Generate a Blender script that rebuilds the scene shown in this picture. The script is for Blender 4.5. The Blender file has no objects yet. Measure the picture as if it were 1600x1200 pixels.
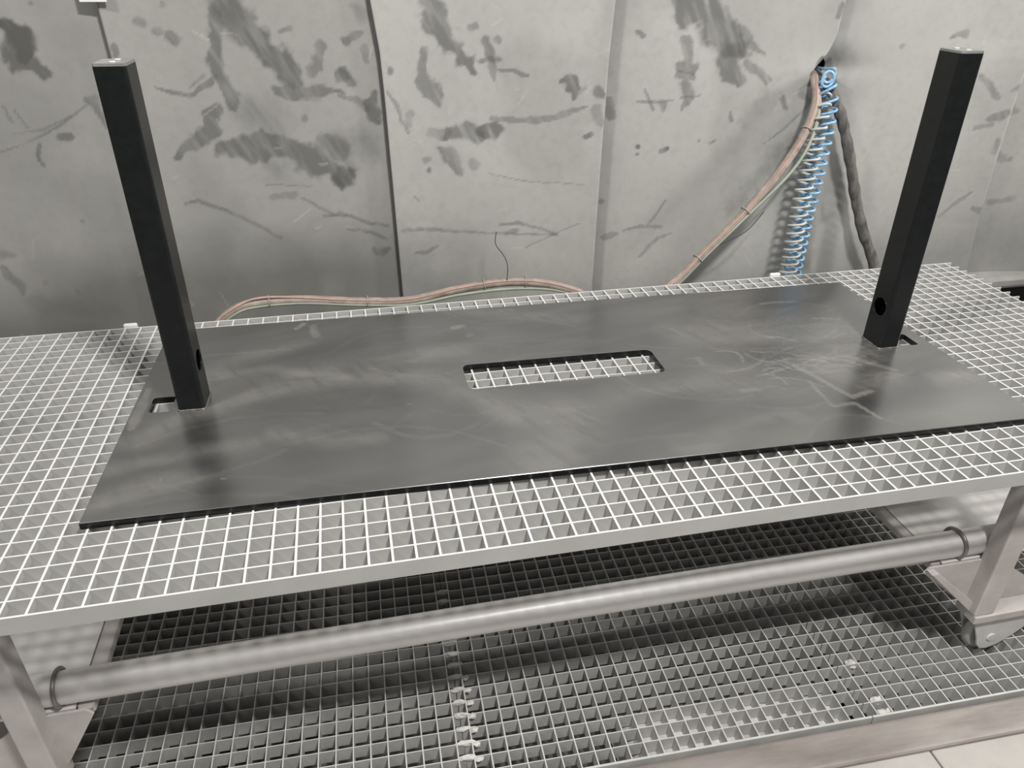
import bpy, bmesh, math, random
import numpy as np
from mathutils import Vector, Matrix
from mathutils.geometry import delaunay_2d_cdt

scene = bpy.context.scene
COL = scene.collection
random.seed(7)

# ------------------------------------------------------------------ camera
cam_d = bpy.data.cameras.new('camera')
cam_d.sensor_width = 36.0
cam_d.lens = 1161.77 * 36.0 / 1600.0
cam_d.clip_start = 0.02
cam = bpy.data.objects.new('camera', cam_d)
COL.objects.link(cam)
right = Vector((0.9770, -0.2129, 0.0074)); down = Vector((-0.0995, -0.4864, -0.8680)); fwd = Vector((0.1884, 0.8474, -0.4964))
M = Matrix.Identity(4)
for r in range(3):
    M[r][0] = right[r]; M[r][1] = -down[r]; M[r][2] = -fwd[r]
M.translation = Vector((0.4575, -0.7935, 0.7321))
cam.matrix_world = M
scene.camera = cam

# ------------------------------------------------------------------ light
world = bpy.data.worlds.new('booth_air'); scene.world = world
world.use_nodes = True
bg = world.node_tree.nodes['Background']
bg.inputs[0].default_value = (0.96, 0.97, 1.0, 1); bg.inputs[1].default_value = 0.15

def lamp(name, loc, target, power, sx, sy, color=(1.0, 0.975, 0.94), spread=180):
    d = bpy.data.lights.new(name, 'AREA'); d.shape = 'RECTANGLE'
    d.size = sx; d.size_y = sy; d.energy = power; d.color = color
    o = bpy.data.objects.new(name, d); COL.objects.link(o)
    o.location = loc; d.spread = math.radians(spread)
    v = Vector(target) - Vector(loc)
    o.rotation_euler = v.to_track_quat('-Z', 'Y').to_euler()
    return o
# three ceiling luminaires of the booth, in a row above the front of the table
lamp('ceiling_luminaire', (-1.35, -0.65, 2.45), (0.2, 0.4, 0.0), 40, 0.36, 0.16)
lamp('ceiling_luminaire', (1.20, -1.15, 2.45), (1.0, 0.4, 0.0), 84, 0.36, 0.16)
lamp('wall_luminaire', (3.50, 0.42, 1.32), (1.6, 1.05, 0.45), 13, 0.25, 0.30, spread=110)

vs = scene.view_settings
vs.view_transform = 'Standard'; vs.look = 'None'; vs.gamma = 1.0; vs.use_curve_mapping = False
vs.exposure = 0.0

# ------------------------------------------------------------------ helpers
def new_obj(name, me, parent=None, m=None):
    o = bpy.data.objects.new(name, me); COL.objects.link(o)
    if m is not None and me is not None and not me.materials: me.materials.append(m)
    if parent is not None: o.parent = parent
    return o
def empty(name, loc=(0, 0, 0), rz=0.0, parent=None):
    o = bpy.data.objects.new(name, None); COL.objects.link(o)
    o.empty_display_size = 0.05
    o.location = loc; o.rotation_euler = (0, 0, rz)
    if parent is not None: o.parent = parent
    return o
def tag(o, label, cat, group=None):
    o['label'] = label; o['category'] = cat
    if group: o['group'] = group
    return o
def struct(o, label=None, cat=None):
    o['kind'] = 'structure'
    if label: o['label'] = label
    if cat: o['category'] = cat
    return o
def mesh_from(name, verts, faces, smooth=False):
    me = bpy.data.meshes.new(name); me.from_pydata([tuple(v) for v in verts], [], faces); me.update()
    if smooth:
        me.polygons.foreach_set('use_smooth', [True] * len(me.polygons))
    return me
def box_mesh(name, x0, x1, y0, y1, z0, z1, bevel=0.0, seg=2):
    bm = bmesh.new()
    v = [bm.verts.new((x, y, z)) for x in (x0, x1) for y in (y0, y1) for z in (z0, z1)]
    for f in ((0, 1, 3, 2), (4, 6, 7, 5), (0, 4, 5, 1), (2, 3, 7, 6), (0, 2, 6, 4), (1, 5, 7, 3)):
        bm.faces.new([v[i] for i in f])
    bmesh.ops.recalc_face_normals(bm, faces=bm.faces)
    if bevel > 0:
        bmesh.ops.bevel(bm, geom=list(bm.edges), offset=bevel, segments=seg, affect='EDGES', profile=0.5)
    me = bpy.data.meshes.new(name); bm.to_mesh(me); bm.free()
    return me
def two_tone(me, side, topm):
    # one zinc in two tones: lit tops painted paler, shaded flanks darker
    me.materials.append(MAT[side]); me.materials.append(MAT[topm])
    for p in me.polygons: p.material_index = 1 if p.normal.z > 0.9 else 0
def prism_mesh(name, poly, a0, a1, axis='y', bevel=0.0):
    """poly: list of 2D points; extruded along axis from a0 to a1."""
    bm = bmesh.new()
    def P(p, a):
        if axis == 'y': return (p[0], a, p[1])
        if axis == 'z': return (p[0], p[1], a)
        return (a, p[0], p[1])
    A = [bm.verts.new(P(p, a0)) for p in poly]; B = [bm.verts.new(P(p, a1)) for p in poly]
    n = len(poly)
    bm.faces.new(A); bm.faces.new(B[::-1])
    for i in range(n):
        bm.faces.new((A[i], B[i], B[(i + 1) % n], A[(i + 1) % n]))
    bmesh.ops.recalc_face_normals(bm, faces=bm.faces)
    if bevel > 0:
        bmesh.ops.bevel(bm, geom=list(bm.edges), offset=bevel, segments=2, affect='EDGES', profile=0.5)
    me = bpy.data.meshes.new(name); bm.to_mesh(me); bm.free()
    return me
def catmull(pts, n):
    P = [Vector(p) for p in pts]; P = [2 * P[0] - P[1]] + P + [2 * P[-1] - P[-2]]
    out = []
    for i in range(1, len(P) - 2):
        for k in range(n):
            t = k / n
            a, b, c, d = P[i - 1], P[i], P[i + 1], P[i + 2]
            out.append(0.5 * ((2 * b) + (c - a) * t + (2 * a - 5 * b + 4 * c - d) * t * t + (3 * b - a - 3 * c + d) * t ** 3))
    out.append(P[-2]); return out
def frames(pts):
    T = []
    for i in range(len(pts)):
        a = pts[max(i - 1, 0)]; b = pts[min(i + 1, len(pts) - 1)]
        T.append((b - a).normalized())
    n = T[0].orthogonal().normalized(); N = []
    for t in T:
        n = (n - t * n.dot(t)).normalized(); N.append(n.copy())
    return T, N
def sweep_mesh(name, pts, rad, sides=8, caps=True):
    T, N = frames(pts); vs_, fs = [], []
    for i, p in enumerate(pts):
        b = T[i].cross(N[i]); r = rad(i / (len(pts) - 1)) if callable(rad) else rad
        for k in range(sides):
            a = 2 * math.pi * k / sides
            vs_.append(p + (N[i] * math.cos(a) + b * math.sin(a)) * r)
    for i in range(len(pts) - 1):
        for k in range(sides):
            k2 = (k + 1) % sides
            fs.append((i * sides + k, i * sides + k2, (i + 1) * sides + k2, (i + 1) * sides + k))
    if caps:
        fs.append(tuple(range(sides))[::-1]); e = (len(pts) - 1) * sides
        fs.append(tuple(range(e, e + sides)))
    return mesh_from(name, vs_, fs, True)
def cyl_mesh(name, p0, p1, r, sides=24, bevel=0.0):
    p0, p1 = Vector(p0), Vector(p1); d = p1 - p0; L = d.length; t = d / L
    prof = [(0, r - bevel), (bevel, r), (L - bevel, r), (L, r - bevel)] if bevel else [(0, r), (L, r)]
    n = t.orthogonal().normalized(); b = t.cross(n); V, F = [], []
    for (h, rr) in prof:
        for k in range(sides):
            a = 2 * math.pi * k / sides
            V.append(p0 + t * h + (n * math.cos(a) + b * math.sin(a)) * rr)
    m = len(prof)
    for i in range(m - 1):
        for k in range(sides):
            k2 = (k + 1) % sides
            F.append((i * sides + k, i * sides + k2, (i + 1) * sides + k2, (i + 1) * sides + k))
    F.append(tuple(range(sides))[::-1]); F.append(tuple(range((m - 1) * sides, m * sides)))
    me = mesh_from(name, V, F)
    for p in me.polygons:
        p.use_smooth = len(p.vertices) == 4
    return me
def torus_mesh(name, c, axis, R, r, n=32, sides=8):
    c = Vector(c); t = Vector(axis).normalized(); u = t.orthogonal().normalized(); w = t.cross(u); V, F = [], []
    for i in range(n):
        a = 2 * math.pi * i / n; d = u * math.cos(a) + w * math.sin(a)
        for k in range(sides):
            b = 2 * math.pi * k / sides
            V.append(c + d * (R + r * math.cos(b)) + t * (r * math.sin(b)))
    for i in range(n):
        for k in range(sides):
            i2, k2 = (i + 1) % n, (k + 1) % sides
            F.append((i * sides + k, i2 * sides + k, i2 * sides + k2, i * sides + k2))
    return mesh_from(name, V, F, True)
def rrect(cx, cy, w, h, r, n=5):
    pts = []
    for (sx, sy, a0) in ((1, 1, 0), (-1, 1, 90), (-1, -1, 180), (1, -1, 270)):
        for k in range(n + 1):
            a = math.radians(a0 + 90 * k / n)
            pts.append((cx + sx * (w / 2 - r) + r * math.cos(a), cy + sy * (h / 2 - r) + r * math.sin(a)))
    return pts

# numpy value noise, for stains and dust
def vnoise(x, y, seed=0):
    xi = np.floor(x).astype(np.int64); yi = np.floor(y).astype(np.int64); fx = x - xi; fy = y - yi
    fx = fx * fx * (3 - 2 * fx); fy = fy * fy * (3 - 2 * fy)
    def h(a, b):
        n = (a * 374761393 + b * 668265263 + seed * 974634777) & 0xFFFFFFFF
        n = ((n ^ (n >> 13)) * 1274126177) & 0xFFFFFFFF
        return ((n ^ (n >> 16)) & 0xFFFF) / 65535.0
    return (h(xi, yi) * (1 - fx) + h(xi + 1, yi) * fx) * (1 - fy) + (h(xi, yi + 1) * (1 - fx) + h(xi + 1, yi + 1) * fx) * fy
def fbm(x, y, oct=4, seed=0):
    s = 0; a = 0.5; t = 0
    for o in range(oct):
        s = s + a * vnoise(x * 2 ** o, y * 2 ** o, seed + o); t += a; a *= 0.5
    return s / t
def strokes(X, Y, L, warp, seed, widen=1.0, freq=34, octv=4):
    """smudges: capsules of varying width along polylines, edges broken by noise."""
    nx_ = (fbm(X * freq, Y * freq, octv, seed) - 0.5) * 2.4; ny_ = (fbm(X * freq, Y * freq, octv, seed + 9) - 0.5) * 2.4
    st = fbm((X + 0.5 * Y) * 70, (Y - 0.5 * X) * 14, 3, seed + 20)
    out = np.zeros_like(X)
    for a, soft, pts in L:
        best = np.full_like(X, 9.0)
        if soft == 2: pts = [(p[0], p[1], p[2] * widen) for p in pts]
        if len(pts) == 1: pts = [pts[0], (pts[0][0] + 1e-4, pts[0][1], pts[0][2])]
        for (x0, y0, w0), (x1, y1, w1) in zip(pts[:-1], pts[1:]):
            m = max(w0, w1) * 2.2 + 0.02
            msk = (X > min(x0, x1) - m) & (X < max(x0, x1) + m) & (Y > min(y0, y1) - m) & (Y < max(y0, y1) + m)
            if not msk.any(): continue
            k_ = min(warp, 0.75 * max(w0, w1)); px, py = X[msk] + k_ * nx_[msk], Y[msk] + k_ * ny_[msk]
            dx, dy = x1 - x0, y1 - y0
            t = np.clip(((px - x0) * dx + (py - y0) * dy) / (dx * dx + dy * dy + 1e-12), 0, 1)
            d = np.hypot(px - x0 - t * dx, py - y0 - t * dy) / (np.maximum(w0 + (w1 - w0) * t, 0.002))
            best[msk] = np.minimum(best[msk], d)
        lo, hi = (0.68, 1.16) if soft == 1 else (0.0, 2.0)
        k = 1 - np.clip((best - lo) / (hi - lo), 0, 1); k = k * k * (3 - 2 * k)
        out = 1 - (1 - out) * (1 - a * k * (0.30 + 1.25 * st).clip(0.2, 1))
    return out

# ------------------------------------------------------------------ materials
def nodes_of(name):
    m = bpy.data.materials.new(name); m.use_nodes = True
    nt = m.node_tree; return m, nt, nt.nodes, nt.links, nt.nodes['Principled BSDF']
def mix_color(n, l, fac, a, b):
    x = n.new('ShaderNodeMix'); x.data_type = 'RGBA'
    if hasattr(fac, 'links'): l.new(fac, x.inputs[0])
    else: x.inputs[0].default_value = fac
    for s, v in ((x.inputs[6], a), (x.inputs[7], b)):
        if hasattr(v, 'links'): l.new(v, s)
        else: s.default_value = (*v, 1)
    return x.outputs[2]
def noise(n, l, scale, detail=4, rough=0.55, stretch=(1, 1, 1), coord='Object'):
    tc = n.new('ShaderNodeTexCoord'); mp = n.new('ShaderNodeMapping'); mp.inputs['Scale'].default_value = stretch
    l.new(tc.outputs[coord], mp.inputs[0])
    t = n.new('ShaderNodeTexNoise'); t.inputs['Scale'].default_value = scale
    t.inputs['Detail'].default_value = detail; t.inputs['Roughness'].default_value = rough
    l.new(mp.outputs[0], t.inputs['Vector']); return t.outputs['Fac']
def ramp(n, l, src, a, b):
    r = n.new('ShaderNodeMapRange'); r.inputs[1].default_value = a; r.inputs[2].default_value = b
    l.new(src, r.inputs[0]); return r.outputs[0]
def bump(n, l, b, src, strength, dist=0.002):
    k = n.new('ShaderNodeBump'); k.inputs['Strength'].default_value = strength; k.inputs['Distance'].default_value = dist
    l.new(src, k.inputs['Height']); l.new(k.outputs[0], b.inputs['Normal'])
def simple(name, c1, c2, scale=30, rough=0.5, metal=0.0, stretch=(1, 1, 1), bmp=0.1, lo=0.3, hi=0.7, spec=0.5, coord='Object'):
    m, nt, n, l, b = nodes_of(name)
    f = noise(n, l, scale, 5, 0.6, stretch, coord)
    l.new(mix_color(n, l, ramp(n, l, f, lo, hi), c1, c2), b.inputs['Base Color'])
    b.inputs['Roughness'].default_value = rough; b.inputs['Metallic'].default_value = metal
    b.inputs['Specular IOR Level'].default_value = spec
    if bmp: bump(n, l, b, f, bmp)
    return m

MAT = {}
MAT['galv'] = simple('galvanised_flank_shaded', (0.43, 0.428, 0.415), (0.50, 0.497, 0.483), 9, 0.5, 0.0, bmp=0.03)
MAT['galv_top'] = simple('galvanised_top_lit', (0.74, 0.74, 0.725), (0.82, 0.818, 0.80), 30, 0.38, 0.0, bmp=0.03)  # paler copy of the zinc, paints overhead light onto the bar tops
MAT['galv_floor_top'] = simple('floor_grating_top_lit', (0.58, 0.58, 0.56), (0.74, 0.735, 0.71), 20, 0.45, 0.0, bmp=0.03)  # floor bars likewise: light painted into the top faces
MAT['galv_floor'] = simple('floor_galvanised_steel', (0.44, 0.44, 0.425), (0.60, 0.595, 0.575), 14, 0.55, 0.0, bmp=0.05)
MAT['pipe'] = simple('worn_zinc_tube', (0.72, 0.685, 0.66), (0.90, 0.885, 0.87), 6, 0.34, 0.0, (0.5, 3, 3), 0.04)
MAT['frame'] = simple('grey_painted_steel', (0.46, 0.43, 0.41), (0.60, 0.575, 0.55), 12, 0.45, 0.0, bmp=0.04)
MAT['pale'] = simple('light_streaked_sheet', (0.74, 0.72, 0.69), (0.88, 0.87, 0.84), 6, 0.6, 0.0, (0.6, 5, 1), 0.03)  # lengthwise streaks paint the light falling through the tabletop bars
MAT['castor'] = simple('pale_grey_castor', (0.58, 0.58, 0.56), (0.70, 0.69, 0.67), 20, 0.45)
MAT['rubber'] = simple('grey_wheel_rubber', (0.36, 0.35, 0.335), (0.46, 0.45, 0.43), 30, 0.6)
MAT['ring'] = simple('dull_clamp_steel', (0.22, 0.205, 0.19), (0.34, 0.32, 0.30), 40, 0.4, 0.4)
MAT['black'] = simple('black_satin_paint', (0.006, 0.0075, 0.0075), (0.011, 0.012, 0.012), 60, 0.30, 0.0, bmp=0.01, spec=0.4)
MAT['cap'] = simple('post_end_plate', (0.22, 0.22, 0.21), (0.36, 0.36, 0.35), 40, 0.25, 0.2, bmp=0.02)
MAT['weld'] = simple('ground_weld_bead', (0.10, 0.095, 0.085), (0.32, 0.31, 0.29), 120, 0.35, 0.5)
MAT['concrete'] = simple('concrete_tile', (0.46, 0.435, 0.405), (0.60, 0.575, 0.54), 5, 0.7, 0.0, bmp=0.08)
MAT['kerb'] = simple('worn_steel_kerb', (0.30, 0.265, 0.245), (0.50, 0.46, 0.43), 6, 0.42, 0.2, (0.7, 4, 1), 0.05)
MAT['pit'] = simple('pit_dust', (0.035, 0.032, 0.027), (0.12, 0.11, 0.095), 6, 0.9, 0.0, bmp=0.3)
MAT['residue_glint'] = simple('white_grit_glint', (0.60, 0.59, 0.55), (0.82, 0.81, 0.77), 90, 0.85, 0.0, bmp=0.4)
MAT['debris'] = simple('pale_grit_layer', (0.42, 0.41, 0.38), (0.74, 0.73, 0.68), 12, 0.9, 0.0, bmp=0.3)
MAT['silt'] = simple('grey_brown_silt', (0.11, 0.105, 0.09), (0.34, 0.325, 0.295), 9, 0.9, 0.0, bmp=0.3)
MAT['ledge'] = simple('dusty_ledge', (0.24, 0.235, 0.22), (0.36, 0.355, 0.335), 8, 0.7)
MAT['dark'] = simple('dark_backing', (0.03, 0.03, 0.028), (0.05, 0.05, 0.047), 10, 0.9)
MAT['hose'] = simple('brown_rubber_hose', (0.23, 0.185, 0.155), (0.46, 0.395, 0.34), 30, 0.6, 0.0, (1, 1, 1), 0.15)
MAT['red'] = simple('faded_red_hose', (0.33, 0.25, 0.21), (0.55, 0.34, 0.29), 28, 0.5)
MAT['green'] = simple('pale_green_hose', (0.24, 0.33, 0.25), (0.40, 0.40, 0.34), 18, 0.5)
MAT['blue'] = simple('blue_polyurethane', (0.18, 0.40, 0.68), (0.36, 0.60, 0.80), 30, 0.25)
MAT['cream'] = simple('pale_grey_polyurethane', (0.46, 0.47, 0.44), (0.66, 0.68, 0.64), 30, 0.35)
MAT['fabric'] = simple('dark_woven_sleeve', (0.06, 0.057, 0.052), (0.20, 0.19, 0.175), 70, 0.85, 0.0, (1, 1, 0.4), 0.5)
MAT['tie'] = simple('cable_tie', (0.28, 0.26, 0.22), (0.40, 0.38, 0.33), 50, 0.5)
MAT['wire'] = simple('dark_wire', (0.04, 0.038, 0.035), (0.07, 0.065, 0.06), 50, 0.6)
MAT['white'] = simple('white_plastic', (0.78, 0.78, 0.76), (0.84, 0.84, 0.82), 20, 0.4)

# wall sheet: grey rubber with scuffs; 'dirt' holds the stains and the painted dimming low down
def wall_material():
    m, nt, n, l, b = nodes_of('scuffed_grey_sheet')
    at = n.new('ShaderNodeAttribute'); at.attribute_name = 'dirt_shade'
    at2 = n.new('ShaderNodeAttribute'); at2.attribute_name = 'scratch'
    f = noise(n, l, 3.0, 4, 0.5); g = noise(n, l, 45, 5, 0.6); oi = n.new('ShaderNodeAttribute'); oi.attribute_name = 'sheet_tone'
    base = mix_color(n, l, ramp(n, l, f, 0.3, 0.7), (0.40, 0.397, 0.375), (0.475, 0.468, 0.445))
    base = mix_color(n, l, ramp(n, l, g, 0.45, 1.15), base, (0.34, 0.335, 0.31))
    base = mix_color(n, l, oi.outputs['Fac'], base, (0.20, 0.195, 0.18))
    base = mix_color(n, l, at.outputs['Fac'], base, (0.10, 0.10, 0.09))
    base = mix_color(n, l, at2.outputs['Fac'], base, (0.60, 0.60, 0.57))
    l.new(base, b.inputs['Base Color'])
    b.inputs['Roughness'].default_value = 0.55; b.inputs['Specular IOR Level'].default_value = 0.35
    bump(n, l, b, g, 0.05, 0.002)
    return m
MAT['wall'] = wall_material()
# plate: black lacquer with wiped grinding dust; 'dust' holds the shape of the smears
def plate_material():
    m, nt, n, l, b = nodes_of('black_plate_with_dust')
    at = n.new('ShaderNodeAttribute'); at.attribute_name = 'dust'
    g = noise(n, l, 14, 2, 0.5, (0.35, 1.6, 1))
    fac = n.new('ShaderNodeMath'); fac.operation = 'MULTIPLY'
    l.new(at.outputs['Fac'], fac.inputs[0]); l.new(ramp(n, l, g, 0.25, 0.7), fac.inputs[1])
    ad = n.new('ShaderNodeMath'); ad.operation = 'MULTIPLY_ADD'; l.new(at.outputs['Fac'], ad.inputs[0]); ad.inputs[1].default_value = 0.55; 
    sc = n.new('ShaderNodeMath'); sc.operation = 'MULTIPLY'; l.new(fac.outputs[0], sc.inputs[0]); sc.inputs[1].default_value = 0.45
    l.new(sc.outputs[0], ad.inputs[2])
    b.inputs['Base Color'].default_value = (0.315, 0.32, 0.325, 1); b.inputs['Metallic'].default_value = 0.96
    r = n.new('ShaderNodeMapRange'); l.new(ad.outputs[0], r.inputs[0]); r.inputs[3].default_value = 0.24; r.inputs[4].default_value = 0.36
    l.new(r.outputs[0], b.inputs['Roughness'])
    df = n.new('ShaderNodeBsdfDiffuse'); df.inputs[0].default_value = (0.46, 0.44, 0.405, 1)
    k = n.new('ShaderNodeMath'); k.operation = 'MULTIPLY'; l.new(ad.outputs[0], k.inputs[0]); k.inputs[1].default_value = 0.50
    mx = n.new('ShaderNodeMixShader'); l.new(k.outputs[0], mx.inputs[0]); l.new(b.outputs[0], mx.inputs[1]); l.new(df.outputs[0], mx.inputs[2])
    l.new(mx.outputs[0], n['Material Output'].inputs['Surface'])
    return m
MAT['plate'] = plate_material()

# ================================================================== THE SETTING
FZ = -0.62                                   # walking level of the grating floor
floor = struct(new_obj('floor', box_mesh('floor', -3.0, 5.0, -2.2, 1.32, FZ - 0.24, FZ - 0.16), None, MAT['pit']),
               'dark dusty pit bottom seen through the floor gratings', 'floor')
FA = math.radians(-1.4); FX, FY = 0.82, 0.029
def F2W(x, y):
    return (FX + x * math.cos(FA) - y * math.sin(FA), FY + x * math.sin(FA) + y * math.cos(FA))
fl_e = empty('paved_edge', (FX, FY, 0), FA, floor)
# concrete tiles in front of and beside the pit
tx = [-2.9, -2.2, -1.5, -0.80, -0.06, 0.655, 1.37, 2.07, 2.77, 3.5]
for i in range(len(tx) - 1):
    for (y0, y1) in ((-0.80, -0.088), (-1.52, -0.805)):
        new_obj('concrete_tile', box_mesh('concrete_tile', tx[i] + 0.002, tx[i + 1] - 0.002, y0, y1, FZ - 0.16, FZ - 0.003, 0.003), fl_e, MAT['concrete'])
for (x0, x1) in ((-2.9, -1.79), (-1.785, -1.095), (2.27, 2.95), (2.955, 3.5)):
    for (y0, y1) in ((-0.083, 0.60), (0.605, 1.10)):
        new_obj('concrete_tile', box_mesh('concrete_tile', x0, x1, y0, y1, FZ - 0.16, FZ - 0.003, 0.003), fl_e, MAT['concrete'])
kerb = struct(new_obj('trim_1', box_mesh('trim_1', -1.09, 2.265, -0.084, -0.009, FZ - 0.16, FZ - 0.004, 0.008, 3), None, MAT['kerb']),
              'worn brownish steel kerb along the front of the floor gratings', 'kerb')
kerb.location = (FX, FY, 0); kerb.rotation_euler = (0, 0, FA)

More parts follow.
